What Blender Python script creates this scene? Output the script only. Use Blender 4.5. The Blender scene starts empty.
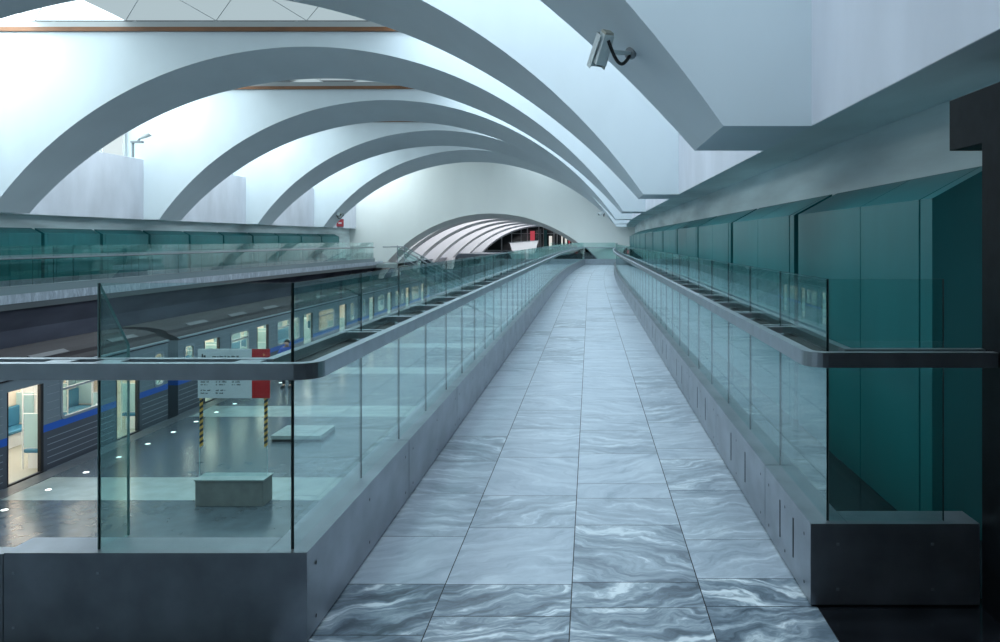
import bpy, bmesh, math, random
from mathutils import Vector, Matrix
random.seed(7)
sc = bpy.context.scene
COL = sc.collection

# ------------------------------------------------------------------ curve of the hall
def c(y):  return 0.001 * (y - 25) ** 2 if y > 25 else 0.0
def dc(y): return 0.002 * (y - 25) if y > 25 else 0.0
def bend(p):
    x, y, z = p
    return (x + c(y), y - (x - 1.0) * dc(y), z)
def bendx(p):
    x, y, z = p
    return (x + c(y), y, z)
MX = -17.0                                   # mirror: x -> MX - x (hall axis at -8.5)
def mir(x): return MX - x
EYE = 1.63
F = 800.0
def at(px, py, Y):                           # photograph pixel -> point at distance Y
    return ((px - 590) * Y / F, Y, EYE - (py - 240) * Y / F)

# ------------------------------------------------------------------ materials
def mat(name, col=(.5, .5, .5), rough=.5, metal=0.0, spec=.5, noise=None, bump=None, coat=0):
    m = bpy.data.materials.new(name); m.use_nodes = True
    nt = m.node_tree; b = nt.nodes['Principled BSDF']
    b.inputs['Base Color'].default_value = (*col, 1); b.inputs['Roughness'].default_value = rough
    b.inputs['Metallic'].default_value = metal; b.inputs['Specular IOR Level'].default_value = spec
    if coat: b.inputs['Coat Weight'].default_value = coat
    if noise:
        scale, amt, stretch = noise
        tc = nt.nodes.new('ShaderNodeTexCoord'); mp = nt.nodes.new('ShaderNodeMapping')
        mp.inputs['Scale'].default_value = stretch
        n = nt.nodes.new('ShaderNodeTexNoise'); n.inputs['Scale'].default_value = scale; n.inputs['Detail'].default_value = 6
        r = nt.nodes.new('ShaderNodeValToRGB')
        r.color_ramp.elements[0].position = .3; r.color_ramp.elements[1].position = .7
        r.color_ramp.elements[0].color = (*[v * (1 - amt) for v in col], 1)
        r.color_ramp.elements[1].color = (*[min(1, v * (1 + amt * .6)) for v in col], 1)
        L = nt.links.new
        L(tc.outputs['Object'], mp.inputs['Vector']); L(mp.outputs[0], n.inputs['Vector'])
        L(n.outputs['Fac'], r.inputs[0]); L(r.outputs[0], b.inputs['Base Color'])
        if bump:
            bp = nt.nodes.new('ShaderNodeBump'); bp.inputs['Strength'].default_value = bump
            L(n.outputs['Fac'], bp.inputs['Height']); L(bp.outputs[0], b.inputs['Normal'])
    return m
def emis(name, col, s):
    m = bpy.data.materials.new(name); m.use_nodes = True
    nt = m.node_tree; nt.nodes.clear()
    o = nt.nodes.new('ShaderNodeOutputMaterial'); e = nt.nodes.new('ShaderNodeEmission')
    e.inputs[0].default_value = (*col, 1); e.inputs[1].default_value = s
    nt.links.new(e.outputs[0], o.inputs[0]); return m
def glass(name, tint, base=.04, gain=.9, rough=0.0):
    m = bpy.data.materials.new(name); m.use_nodes = True
    nt = m.node_tree; nt.nodes.clear(); N = nt.nodes.new; L = nt.links.new
    o = N('ShaderNodeOutputMaterial'); t = N('ShaderNodeBsdfTransparent'); g = N('ShaderNodeBsdfGlossy')
    t.inputs[0].default_value = (*tint, 1); g.inputs['Color'].default_value = (.85, .97, .97, 1); g.inputs['Roughness'].default_value = rough
    lw = N('ShaderNodeLayerWeight'); lw.inputs['Blend'].default_value = .5
    p = N('ShaderNodeMath'); p.operation = 'POWER'; p.inputs[1].default_value = 3.2
    a = N('ShaderNodeMath'); a.operation = 'MULTIPLY_ADD'; a.inputs[1].default_value = gain; a.inputs[2].default_value = base
    a.use_clamp = True
    mx = N('ShaderNodeMixShader')
    L(lw.outputs['Facing'], p.inputs[0]); L(p.outputs[0], a.inputs[0]); L(a.outputs[0], mx.inputs[0])
    L(t.outputs[0], mx.inputs[1]); L(g.outputs[0], mx.inputs[2]); L(mx.outputs[0], o.inputs[0])
    return m

M = {}
M['plaster'] = mat('white_plaster', (.61, .685, .73), .6, noise=(.9, .05, (1, 1, .5)))
M['endplaster'] = mat('end_wall_plaster', (.76, .785, .765), .6, noise=(.5, .04, (1, 1, .5)))
M['fascia'] = mat('concrete_fascia', (.64, .73, .745), .55, noise=(1.1, .28, (1, .35, 3)))
M['farplaster'] = mat('far_vault_plaster', (.62, .62, .62), .6)
M['well'] = mat('white_well_wall', (.63, .65, .72), .6, noise=(1.4, .12, (1, .8, .35)))
M['steel'] = mat('brushed_steel', (.36, .38, .42), .36, .85, noise=(5, .22, (1, .6, 1)))
M['channel'] = mat('dark_rail_channel', (.028, .026, .026), .6)
M['darkjoint'] = mat('dark_joint', (.015, .017, .02), .6)
M['railsteel'] = mat('satin_handrail_steel', (.50, .54, .58), .3, .9, noise=(8, .12, (1, 1, 1)))
M['plinthback'] = mat('grey_blue_plinth', (.20, .27, .29), .4)
M['glass'] = glass('clear_railing_glass', (.86, .955, .945), .045, .62)
M['edge'] = mat('green_glass_edge', (.004, .012, .013), .5, spec=.2)
M['finedge'] = mat('pale_glass_edge', (.25, .42, .42), .2)
M['green'] = mat('teal_painted_steel', (.020, .150, .160), .36, 0, spec=.3, noise=(2.2, .12, (1, 1, .4)))
M['greenside'] = M['green']
M['granite'] = mat('black_granite', (.006, .007, .009), .45, spec=.12, noise=(14, .6, (1, 1, 1)))
M['blackfloor'] = mat('black_polished_stone', (.012, .014, .018), .12, noise=(6, .6, (1, 1, 1)))
M['orange'] = mat('orange_brown_wood', (.20, .085, .035), .55, noise=(4, .25, (.4, 1, 1)))
M['curb'] = mat('grey_skylight_curb', (.42, .45, .46), .6)
M['platform'] = mat('platform_granite', (.075, .10, .12), .22, noise=(3, .25, (1, 1, 1)))
M['platlight'] = mat('platform_pale_granite', (.30, .37, .37), .25, noise=(3, .15, (1, 1, 1)))
M['pit2'] = mat('gallery_stone', (.10, .12, .13), .4)
M['pit'] = mat('track_bed', (.012, .013, .016), .8)
M['trackwall'] = mat('glossy_track_wall', (.15, .16, .21), .2, noise=(1.2, .3, (1, .3, 1)))
M['poster'] = mat('poster_board', (.13, .16, .15), .35, noise=(2.5, .6, (1, 1, 1)))
M['concrete'] = mat('grey_concrete', (.16, .18, .175), .6, noise=(5, .2, (1, 1, 1)))
M['white'] = mat('white_painted_metal', (.78, .80, .80), .35)
M['black'] = mat('black_rubber', (.012, .012, .013), .5)
M['trainroof'] = mat('train_roof_paint', (.026, .022, .026), .65, spec=.15, noise=(2, .2, (1, .3, 1)))
M['ventgrey'] = mat('roof_vent_grey', (.09, .09, .10), .6)
M['signwhite'] = mat('sign_white', (.55, .62, .66), .4)
M['signred'] = mat('sign_red', (.42, .012, .015), .4)
M['ink'] = mat('sign_ink', (.03, .03, .035), .6)
M['yellow'] = mat('warning_yellow', (.75, .40, .08), .5)
M['seatblue'] = mat('blue_seat', (.05, .22, .36), .45)
M['teal'] = mat('teal_partition', (.40, .58, .60), .4)
M['cream'] = mat('cream_lining', (.80, .70, .58), .5)
M['palefloor'] = mat('pale_floor', (.42, .42, .36), .4)
M['floorlamp'] = emis('floor_light_glow', (.95, 1, 1), 3.0)
M['trainlamp'] = emis('train_lamp_glow', (1, .90, .76), 16.0)
M['winleft'] = emis('daylight_left_glazing', (.84, .97, 1.0), .9)
M['topleft'] = emis('boosted_left_glazing', (.82, .96, 1.0), 10.0)  # glow raised in roof cells hidden by the ribs, to light the left
M['topmild'] = emis('half_boosted_glazing', (.80, .95, 1.0), 2.6)  # glow raised in the next roof cell to spread the added left light
M['topright'] = emis('boosted_right_glazing', (.76, .91, 1.0), 4.4)  # glow raised in hidden roof cells to brighten the right side
M['winright'] = emis('daylight_right_glazing', (.80, .92, 1.0), .4)
M['wintop'] = emis('daylight_roof_glazing', (.72, .90, .97), .60)
M['winfar'] = emis('daylight_far_glazing', (.92, .94, 1.0), 3.6)
M['mullion'] = mat('grey_mullion', (.22, .25, .27), .45)
M['skyframe'] = mat('pale_skylight_frame', (.5, .53, .55), .45)
M['camwhite'] = mat('camera_housing', (.62, .68, .68), .4)
M['cambeige'] = mat('camera_end_cap', (.42, .40, .33), .5)
M['skin'] = mat('skin', (.45, .27, .2), .5)
M['jacket'] = mat('blue_jacket', (.03, .08, .38), .7)
M['trousers'] = mat('dark_trousers', (.02, .022, .03), .8)
M['hair'] = mat('dark_hair', (.01, .009, .008), .6)
M['redboard'] = mat('red_board', (.55, .06, .08), .5)
M['facade'] = mat('dark_facade_glass', (.012, .018, .02), .1)
M['tin'] = mat('train_far_glass_lit', (.30, .44, .50), .15)  # pale blue stands for tunnel light on the far panes
M['trainglass'] = glass('train_window_glass', (.93, .96, .96), .04, .7)
M['screen'] = glass('screen_glass', (.90, .96, .96), .03, .6)

# marble floor: a random number per tile shifts and turns the veins
def marble():
    m = bpy.data.materials.new('grey_veined_marble'); m.use_nodes = True
    nt = m.node_tree; b = nt.nodes['Principled BSDF']; N = nt.nodes.new; L = nt.links.new
    tc = N('ShaderNodeTexCoord')
    at_ = N('ShaderNodeAttribute'); at_.attribute_name = 'tile'; at_.attribute_type = 'GEOMETRY'
    sep = N('ShaderNodeSeparateColor'); L(at_.outputs['Color'], sep.inputs[0])
    comb = N('ShaderNodeCombineXYZ')
    for i, s in enumerate((37.0, 53.0)):
        q = N('ShaderNodeMath'); q.operation = 'MULTIPLY'; q.inputs[1].default_value = s
        L(sep.outputs[0], q.inputs[0]); L(q.outputs[0], comb.inputs[i])
    ang = N('ShaderNodeMath'); ang.operation = 'MULTIPLY_ADD'; ang.inputs[1].default_value = 1.3; ang.inputs[2].default_value = -.65
    L(sep.outputs[2], ang.inputs[0])
    rot = N('ShaderNodeVectorRotate'); rot.rotation_type = 'Z_AXIS'
    L(tc.outputs['Object'], rot.inputs['Vector']); L(ang.outputs[0], rot.inputs['Angle'])
    add = N('ShaderNodeVectorMath'); add.operation = 'ADD'
    L(rot.outputs[0], add.inputs[0]); L(comb.outputs[0], add.inputs[1])
    warp = N('ShaderNodeTexNoise'); warp.inputs['Scale'].default_value = 3.0; warp.inputs['Detail'].default_value = 4
    L(add.outputs[0], warp.inputs['Vector'])
    sc_ = N('ShaderNodeVectorMath'); sc_.operation = 'SCALE'; sc_.inputs['Scale'].default_value = .42
    L(warp.outputs['Color'], sc_.inputs[0])
    ad2 = N('ShaderNodeVectorMath'); ad2.operation = 'ADD'; L(add.outputs[0], ad2.inputs[0]); L(sc_.outputs[0], ad2.inputs[1])
    mp = N('ShaderNodeMapping'); mp.inputs['Scale'].default_value = (1.3, 6.5, 1); L(ad2.outputs[0], mp.inputs[0])
    vein = N('ShaderNodeTexNoise'); vein.inputs['Scale'].default_value = 2.0; vein.inputs['Detail'].default_value = 7; vein.inputs['Roughness'].default_value = .6
    L(mp.outputs[0], vein.inputs['Vector'])
    r1 = N('ShaderNodeValToRGB'); cr = r1.color_ramp
    cr.elements[0].position = .33; cr.elements[0].color = (.045, .065, .09, 1)
    cr.elements[1].position = .64; cr.elements[1].color = (.72, .78, .82, 1)
    e = cr.elements.new(.46); e.color = (.15, .20, .25, 1)
    e = cr.elements.new(.56); e.color = (.33, .40, .46, 1)
    r2 = N('ShaderNodeValToRGB'); cr = r2.color_ramp
    cr.elements[0].position = .22; cr.elements[0].color = (.245, .315, .385, 1)
    cr.elements[1].position = .74; cr.elements[1].color = (.54, .61, .68, 1)
    e = cr.elements.new(.42); e.color = (.385, .45, .525, 1)
    L(vein.outputs['Fac'], r1.inputs[0]); L(vein.outputs['Fac'], r2.inputs[0])
    mix = N('ShaderNodeMix'); mix.data_type = 'RGBA'
    L(sep.outputs[1], mix.inputs[0]); L(r2.outputs[0], mix.inputs[6]); L(r1.outputs[0], mix.inputs[7])
    L(mix.outputs[2], b.inputs['Base Color'])
    b.inputs['Roughness'].default_value = .30
    b.inputs['Specular IOR Level'].default_value = .45
    return m
M['marble'] = marble()

# train side: grey over a blue stripe over a darker grey skirt (paint on the car)
def trainpaint():
    m = bpy.data.materials.new('train_paint'); m.use_nodes = True
    nt = m.node_tree; b = nt.nodes['Principled BSDF']; N = nt.nodes.new; L = nt.links.new
    tc = N('ShaderNodeTexCoord'); s = N('ShaderNodeSeparateXYZ'); L(tc.outputs['Object'], s.inputs[0])
    mr = N('ShaderNodeMapRange'); mr.inputs[1].default_value = -1.2; mr.inputs[2].default_value = 2.8
    L(s.outputs[2], mr.inputs[0])
    r = N('ShaderNodeValToRGB'); r.color_ramp.interpolation = 'CONSTANT'
    def pos(z): return (z + 1.2) / 4.0
    r.color_ramp.elements[0].position = 0; r.color_ramp.elements[0].color = (.085, .10, .125, 1)
    r.color_ramp.elements[1].position = pos(.87); r.color_ramp.elements[1].color = (.02, .12, .55, 1)
    e = r.color_ramp.elements.new(pos(1.04)); e.color = (.20, .25, .29, 1)
    L(mr.outputs[0], r.inputs[0]); L(r.outputs[0], b.inputs['Base Color'])
    b.inputs['Roughness'].default_value = .35; b.inputs['Metallic'].default_value = .3
    return m
M['train'] = trainpaint()
M['trainrib'] = mat('train_corrugation', (.30, .35, .40), .35, .4)

# ------------------------------------------------------------------ mesh builder (world coordinates)
class MB:
    def __init__(s): s.v = []; s.f = []; s.mi = []; s.attr = []
    def add(s, vs, fs, mi=0):
        b = len(s.v); s.v += [tuple(p) for p in vs]
        for f in fs: s.f.append([b + i for i in f]); s.mi.append(mi)
        return s
    def box(s, x0, x1, y0, y1, z0, z1, mi=0, T=None):
        vs = [(x, y, z) for z in (z0, z1) for y in (y0, y1) for x in (x0, x1)]
        if T: vs = [T(p) for p in vs]
        return s.add(vs, [(0, 2, 3, 1), (4, 5, 7, 6), (0, 1, 5, 4), (2, 6, 7, 3), (0, 4, 6, 2), (1, 3, 7, 5)], mi)
    def pane(s, a, b_, z0, z1, t=.014, T=None, top=None):
        # upright sheet from plan point a to b_; side faces take material 1; top=(za, zb) for a sloping top
        a = Vector(a); b_ = Vector(b_); d = (b_ - a).normalized(); n = Vector((-d.y, d.x)) * t / 2
        za, zb = top or (z1, z1)
        vs = [(a.x - n.x, a.y - n.y, z0), (b_.x - n.x, b_.y - n.y, z0), (b_.x + n.x, b_.y + n.y, z0), (a.x + n.x, a.y + n.y, z0),
              (a.x - n.x, a.y - n.y, za), (b_.x - n.x, b_.y - n.y, zb), (b_.x + n.x, b_.y + n.y, zb), (a.x + n.x, a.y + n.y, za)]
        if T: vs = [T(p) for p in vs]
        s.add(vs, [(0, 1, 5, 4), (2, 3, 7, 6)], 0)
        return s.add(vs, [(1, 2, 6, 5), (3, 0, 4, 7), (4, 5, 6, 7), (3, 2, 1, 0)], 1)
    def sweep(s, prof, ys, T=None, mi=0, cap=True):
        # closed XZ profile swept along Y
        n = len(prof); vs = []
        for y in ys:
            for (x, z) in prof:
                p = (x, y, z); vs.append(T(p) if T else p)
        fs = []
        for k in range(len(ys) - 1):
            for i in range(n):
                j = (i + 1) % n
                fs.append((k * n + i, k * n + j, (k + 1) * n + j, (k + 1) * n + i))
        if cap:
            fs.append(tuple(range(n))); fs.append(tuple((len(ys) - 1) * n + i for i in reversed(range(n))))
        return s.add(vs, fs, mi)
    def bar(s, pts, w, z0, z1, mi=0, T=None):
        # rectangular bar along a plan path
        P = [Vector(p) for p in pts]; vs = []
        for i, p in enumerate(P):
            if i == 0: d0 = d1 = (P[1] - p).normalized()
            elif i == len(P) - 1: d0 = d1 = (p - P[i - 1]).normalized()
            else: d0 = (p - P[i - 1]).normalized(); d1 = (P[i + 1] - p).normalized()
            n0 = Vector((-d0.y, d0.x)); n1 = Vector((-d1.y, d1.x)); n = (n0 + n1).normalized()
            k = w / 2 / max(.3, n.dot(n0))
            for sgn, z in ((-1, z0), (1, z0), (1, z1), (-1, z1)):
                q = (p.x + n.x * k * sgn, p.y + n.y * k * sgn, z); vs.append(T(q) if T else q)
        fs = []
        for k in range(len(P) - 1):
            for i in range(4):
                j = (i + 1) % 4
                fs.append((k * 4 + i, (k + 1) * 4 + i, (k + 1) * 4 + j, k * 4 + j))
        fs.append((0, 1, 2, 3)); fs.append(tuple((len(P) - 1) * 4 + i for i in (3, 2, 1, 0)))
        return s.add(vs, fs, mi)
    def tube(s, pts, r, n=8, mi=0):
        P = [Vector(p) for p in pts]; vs = []; rr = r if isinstance(r, (list, tuple)) else [r] * len(P)
        ref = Vector((0, 0, 1))
        for i, p in enumerate(P):
            d = (P[min(i + 1, len(P) - 1)] - P[max(i - 1, 0)]).normalized()
            a = ref if abs(d.dot(ref)) < .95 else Vector((1, 0, 0))
            u = d.cross(a).normalized(); w = d.cross(u)
            for k in range(n):
                t = 2 * math.pi * k / n
                vs.append(p + (u * math.cos(t) + w * math.sin(t)) * rr[i])
        fs = [(k * n + i, k * n + (i + 1) % n, (k + 1) * n + (i + 1) % n, (k + 1) * n + i) for k in range(len(P) - 1) for i in range(n)]
        fs.append(tuple(reversed(range(n)))); fs.append(tuple((len(P) - 1) * n + i for i in range(n)))
        return s.add(vs, fs, mi)
    def build(s, name, mats, parent=None, origin=None, smooth=False, bevel=0):
        if not isinstance(mats, (list, tuple)): mats = [mats]
        if origin is None: origin = Vector(parent.get('_o')) if parent is not None else Vector((0, 0, 0))
        origin = Vector(origin)
        me = bpy.data.meshes.new(name); me.from_pydata([Vector(p) - origin for p in s.v], [], s.f)
        for m_ in mats: me.materials.append(m_)
        me.polygons.foreach_set('material_index', s.mi)
        if s.attr:
            a = me.attributes.new('tile', 'FLOAT_COLOR', 'FACE')
            a.data.foreach_set('color', [q for t in s.attr for q in t])
        bm = bmesh.new(); bm.from_mesh(me); bmesh.ops.recalc_face_normals(bm, faces=bm.faces)
        if smooth:
            for f in bm.faces: f.smooth = True
        bm.to_mesh(me); bm.free()
        o = bpy.data.objects.new(name, me); COL.objects.link(o)
        o['_o'] = list(origin)
        if parent is not None:
            o.parent = parent; o.location = origin - Vector(parent.get('_o'))
        else: o.location = origin
        if bevel:
            b = o.modifiers.new('bevel', 'BEVEL'); b.width = bevel; b.segments = 2; b.limit_method = 'ANGLE'
        if smooth:
            pass
        return o

def thing(name, label, cat, loc, group=None):
    o = bpy.data.objects.new(name, None); COL.objects.link(o); o.location = loc; o['_o'] = list(loc)
    o['label'] = label; o['category'] = cat
    if group: o['group'] = group
    return o
def tag(o, label, cat, group=None):
    o['label'] = label; o['category'] = cat
    if group: o['group'] = group
    return o
def struct(o, label=None):
    o['kind'] = 'structure'
    if label: o['label'] = label
    return o
def copy_tree(o, parent=None):
    k = o.copy(); COL.objects.link(k)
    if parent is not None: k.parent = parent
    for ch in list(o.children): copy_tree(ch, k)
    return k
def yrange(a, b, step=1.5):
    n = max(1, int(math.ceil((b - a) / step)))
    return [a + (b - a) * i / n for i in range(n + 1)]
ORD = ['first', 'second', 'third', 'fourth', 'fifth', 'sixth', 'seventh', 'eighth', 'ninth', 'tenth', 'eleventh', 'twelfth',
       'thirteenth', 'fourteenth', 'fifteenth', 'sixteenth', 'seventeenth', 'eighteenth', 'nineteenth', 'twentieth',
       'twenty-first', 'twenty-second', 'twenty-third', 'twenty-fourth', 'twenty-fifth', 'twenty-sixth']

# ------------------------------------------------------------------ hall dimensions
ZS = EYE + .855          # soffit of the ledge beside the vault
ZT = EYE + 6.25          # top of the ribs (skylight curb)
RX = 1.667               # right face of the light wells
APX, RAD = EYE + 5.8, 11.5
XEND_R, XEND_L = 52.8, 60.0
BEAMS = [6.0, 15.0, 24.0, 33.0, 42.0, 51.0]
BW = 1.66

def beam(y0, y1, T, cx=-8.5, half=9.5, outer=10.167, apex=APX, zs=ZS, top=ZT, n=110, name='ceiling_beam', m=None, drop=.62, rad=11.5):
    xs = [cx - outer] + [cx - half + 2 * half * i / n for i in range(n + 1)] + [cx + outer]
    def zb(x, rear):
        d = x - cx
        if abs(d) >= half: return zs
        ap = apex - (drop if rear else 0)
        rise = ap - zs if outer < 10.3 else ap - (apex - (rad - math.sqrt(rad * rad - half * half)))
        r_ = (half * half + rise * rise) / (2 * rise)
        return max(zs, ap - (r_ - math.sqrt(r_ * r_ - d * d)))
    b = MB(); k = len(xs)
    vs = [T((x, y, zb(x, y == y1))) for y in (y0, y1) for x in xs] + [T((x, y, top)) for y in (y0, y1) for x in xs]
    fs = []
    for i in range(k - 1):
        fs += [(i, i + 1, k + i + 1, k + i), (2 * k + i, 3 * k + i, 3 * k + i + 1, 2 * k + i + 1),
               (i, 2 * k + i, 2 * k + i + 1, i + 1), (k + i, k + i + 1, 3 * k + i + 1, 3 * k + i)]
    fs += [(0, k, 3 * k, 2 * k), (k - 1, 3 * k - 1, 4 * k - 1, 2 * k - 1)]
    b.add(vs, fs)
    if outer < 10.3:
        for xa, xb in ((cx - outer - .95, cx - outer), (cx + outer, cx + outer + .95)):
            b.box(xa, xb, y0, y1, EYE + 3.35, top, T=T)
    o = b.build(name, m or M['plaster'], smooth=True)
    o.data.set_sharp_from_angle(angle=math.radians(12))
    return o

for i, y in enumerate(BEAMS):
    o = struct(beam(y, y + BW, bend), ['white arched ceiling rib carrying the large surveillance camera',
        'white arched ceiling rib, second along the gallery', 'white arched ceiling rib, third along the gallery',
        'white arched ceiling rib, fourth along the gallery', 'white arched ceiling rib, fifth along the gallery',
        'white arched ceiling rib, last before the end wall'][i])

# orange strip and curb on each rib's near top edge
for i, y in enumerate(BEAMS):
    b = MB(); b.sweep([(-18.6, ZT), (1.6, ZT), (1.6, ZT + .12), (-18.6, ZT + .12)], [y - .10, y + .3], bend)
    struct(b.build('trim_%d' % (i + 1), M['orange']), 'orange brown strip along the top of a ceiling rib')
    b = MB(); b.sweep([(-18.6, ZT + .12), (1.6, ZT + .12), (1.6, ZT + .30), (-18.6, ZT + .30)], [y - .02, y + BW], bend)
    struct(b.build('ceiling_beam', M['curb']), 'grey skylight curb above an orange strip')

# side walls (well face, ledge soffit, fascia)
prof = [(RX, EYE + 3.35), (RX, ZS), (2.2, ZS), (2.2, -.3), (2.7, -.3), (2.7, EYE + 3.35)]
b = MB(); b.sweep(prof, yrange(-4, XEND_R), bendx)
wr = struct(b.build('wall_right', M['fascia']), 'pale concrete side wall above the green cladding')
b = MB(); b.sweep([(RX - .006, ZS + .002), (RX - .001, ZS + .002), (RX - .001, EYE + 3.35), (RX - .006, EYE + 3.35)], yrange(-4, XEND_R), bendx)
struct(b.build('wall_right_upper', M['well']))
b = MB(); b.sweep([(mir(x), z) for x, z in prof], yrange(-4, XEND_L), bendx)
struct(b.build('wall_left', M['fascia']), 'pale concrete side wall above the cladding across the tracks')
b = MB(); b.sweep([(mir(x), z) for x, z in [(RX - .006, ZS + .002), (RX - .001, ZS + .002), (RX - .001, EYE + 3.35), (RX - .006, EYE + 3.35)]], yrange(-4, XEND_L), bendx)
struct(b.build('wall_left_upper', M['well']))

# skylights: upright side glazing and a roof of shallow glass pyramids in each bay
nw = 0
bays = [(1.6, 6.0)] + [(BEAMS[i] + BW, BEAMS[i + 1]) for i in range(5)] + [(BEAMS[5] + BW, 61.0)]
for (a, b_) in bays:
    for side, x, mm in (('l', mir(2.35), 'winleft'), ('r', 2.35, 'winright')):
        nw += 1
        ys = yrange(a, b_, 1.6)
        b = MB(); b.sweep([(x, EYE + 3.36), (x + .03, EYE + 3.36), (x + .03, ZT + .5), (x, ZT + .5)], ys, bendx)
        w = struct(b.build('window_%d' % nw, M[mm]), 'tall side skylight glazing above the well wall')
        fr = MB(); xi = x + (.06 if side == 'l' else -.06)
        for y in ys: fr.box(xi - .03, xi + .03, y - .03, y + .03, EYE + 3.36, ZT + .5, T=bendx)
        fr.sweep([(xi - .03, EYE + 3.36), (xi + .03, EYE + 3.36), (xi + .03, EYE + 3.44), (xi - .03, EYE + 3.44)], ys, bendx)
        fr.build('window_frame', M['skyframe'], w)
    nw += 1
    top, fr = MB(), MB()
    edges = MB()
    NX = 8; x0, x1 = mir(2.35), 2.35
    ny = max(1, round((b_ - a) / 2.5))
    for i in range(NX):
        for j in range(ny):
            xa, xb = x0 + (x1 - x0) * i / NX, x0 + (x1 - x0) * (i + 1) / NX
            ya, yb = a + (b_ - a) * j / ny, a + (b_ - a) * (j + 1) / ny
            z0, z1 = ZT + .34, ZT + 1.1
            q = [(xa, ya, z0), (xb, ya, z0), (xb, yb, z0), (xa, yb, z0), ((xa + xb) / 2, (ya + yb) / 2, z1)]
            q = [bendx(p) for p in q]
            top.add(q, [(0, 1, 4), (1, 2, 4), (2, 3, 4), (3, 0, 4)], 1 if i == 0 else 3 if i == 1 else 2 if i >= NX - 3 else 0)
            for e in range(4):
                fr.tube([q[e], q[4]], .018, 4)
    w = struct(top.build('window_%d' % nw, [M['wintop'], M['topleft'], M['topright'], M['topmild']]), 'roof skylight of shallow glass pyramids')
    fr.build('window_frame', M['skyframe'], w)

# end wall: skew, with a flat arched opening
PR, PL = Vector((3.2, XEND_R - .25)), Vector((-18.9, XEND_L + .2))
def wallpt(t): return PR.lerp(PL, t)
OAX, OAZ, OR = -7.05, EYE + 1.86, 10.6
def oz(x):
    d = x - OAX
    if abs(d) > 8.6: return None
    return OAZ - (OR - math.sqrt(OR * OR - d * d))
b = MB(); n = 140; th = 1.5
rows = []
for i in range(n + 1):
    p = wallpt(i / n); z = oz(p.x); z = -3.77 if z is None else max(z, -3.77)
    rows.append((p, z))
vs = []
for k in (0, 1):
    for p, z in rows: vs.append((p.x, p.y + k * th, max(-3.77, z - .30 * k)))
for k in (0, 1):
    for p, z in rows: vs.append((p.x, p.y + k * th, ZT + 1.2))
m_ = n + 1; fs = []
for i in range(n):
    fs += [(i, i + 1, 2 * m_ + i + 1, 2 * m_ + i), (m_ + i, 3 * m_ + i, 3 * m_ + i + 1, m_ + i + 1), (i, m_ + i, m_ + i + 1, i + 1),
           (2 * m_ + i, 2 * m_ + i + 1, 3 * m_ + i + 1, 3 * m_ + i)]
b.add(vs, fs)
struct(b.build('wall_end', M['endplaster']), 'smooth pale end wall with a low arched opening')

# back of the hall, behind the camera; unseen lobby added to dim the foreground
b = MB(); b.box(-3.2, 2.7, -4.4, -4.0, -.3, 3.0); struct(b.build('wall_back', M['granite']))
b = MB(); b.box(-19.5, -3.2, -4.4, -4.0, -.3, ZT + 1); struct(b.build('wall_back_hall', M['plaster']))
b = MB(); b.box(-3.2, 2.7, -4.4, 1.5, 3.0, 3.2); struct(b.build('ceiling_shade', M['curb']))  # unseen low ceiling added to keep skylight off the foreground
b = MB(); b.box(-3.2, 2.7, 1.35, 1.55, 3.2, ZT + 1.2); struct(b.build('wall_over_shade', M['plaster']))  # unseen wall closing the added low ceiling
b = MB(); b.box(-19.5, -3.2, -4.4, 1.6, ZT + 1.0, ZT + 1.2); struct(b.build('ceiling', M['plaster']))

# ------------------------------------------------------------------ second, lower vault beyond the opening
y2 = [66, 73, 80.5, 88.5, 97, 106]
cx2 = [-7.7, -7.6, -7.3, -7.0, -6.7, -6.4]
for i, y in enumerate(y2):
    beam(y, y + 1.7, lambda p: p, cx=cx2[i], half=8.4, outer=10.5, apex=EYE + 1.95, zs=EYE - 3.2, top=EYE + 3.0, n=70, drop=.16, rad=10.6, m=M['farplaster'])
    struct(COL.objects[-1], 'grey arched rib of the lower vault beyond the end wall')
for i in range(len(y2)):
    ya = (61.5 if i == 0 else y2[i - 1] + 1.7); yb = y2[i]
    nw += 1
    b = MB(); b.box(cx2[i] - 10, cx2[i] + 10, ya, yb, EYE + 3.0, EYE + 3.1)
    struct(b.build('window_%d' % nw, M['winfar']), 'skylight over the lower vault')
b = MB(); b.box(-18.5, -17.5, 61, 112, -4, EYE + 3.1); struct(b.build('wall_lobby_left', M['plaster']))
b = MB(); b.box(3.8, 4.6, 56, 112, -4, EYE + 3.1); struct(b.build('wall_lobby_right', M['plaster']))
b = MB(); b.box(-17.5, 3.8, 92, 124, -.45, .05); struct(b.build('floor_lobby', M['platform']))

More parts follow.
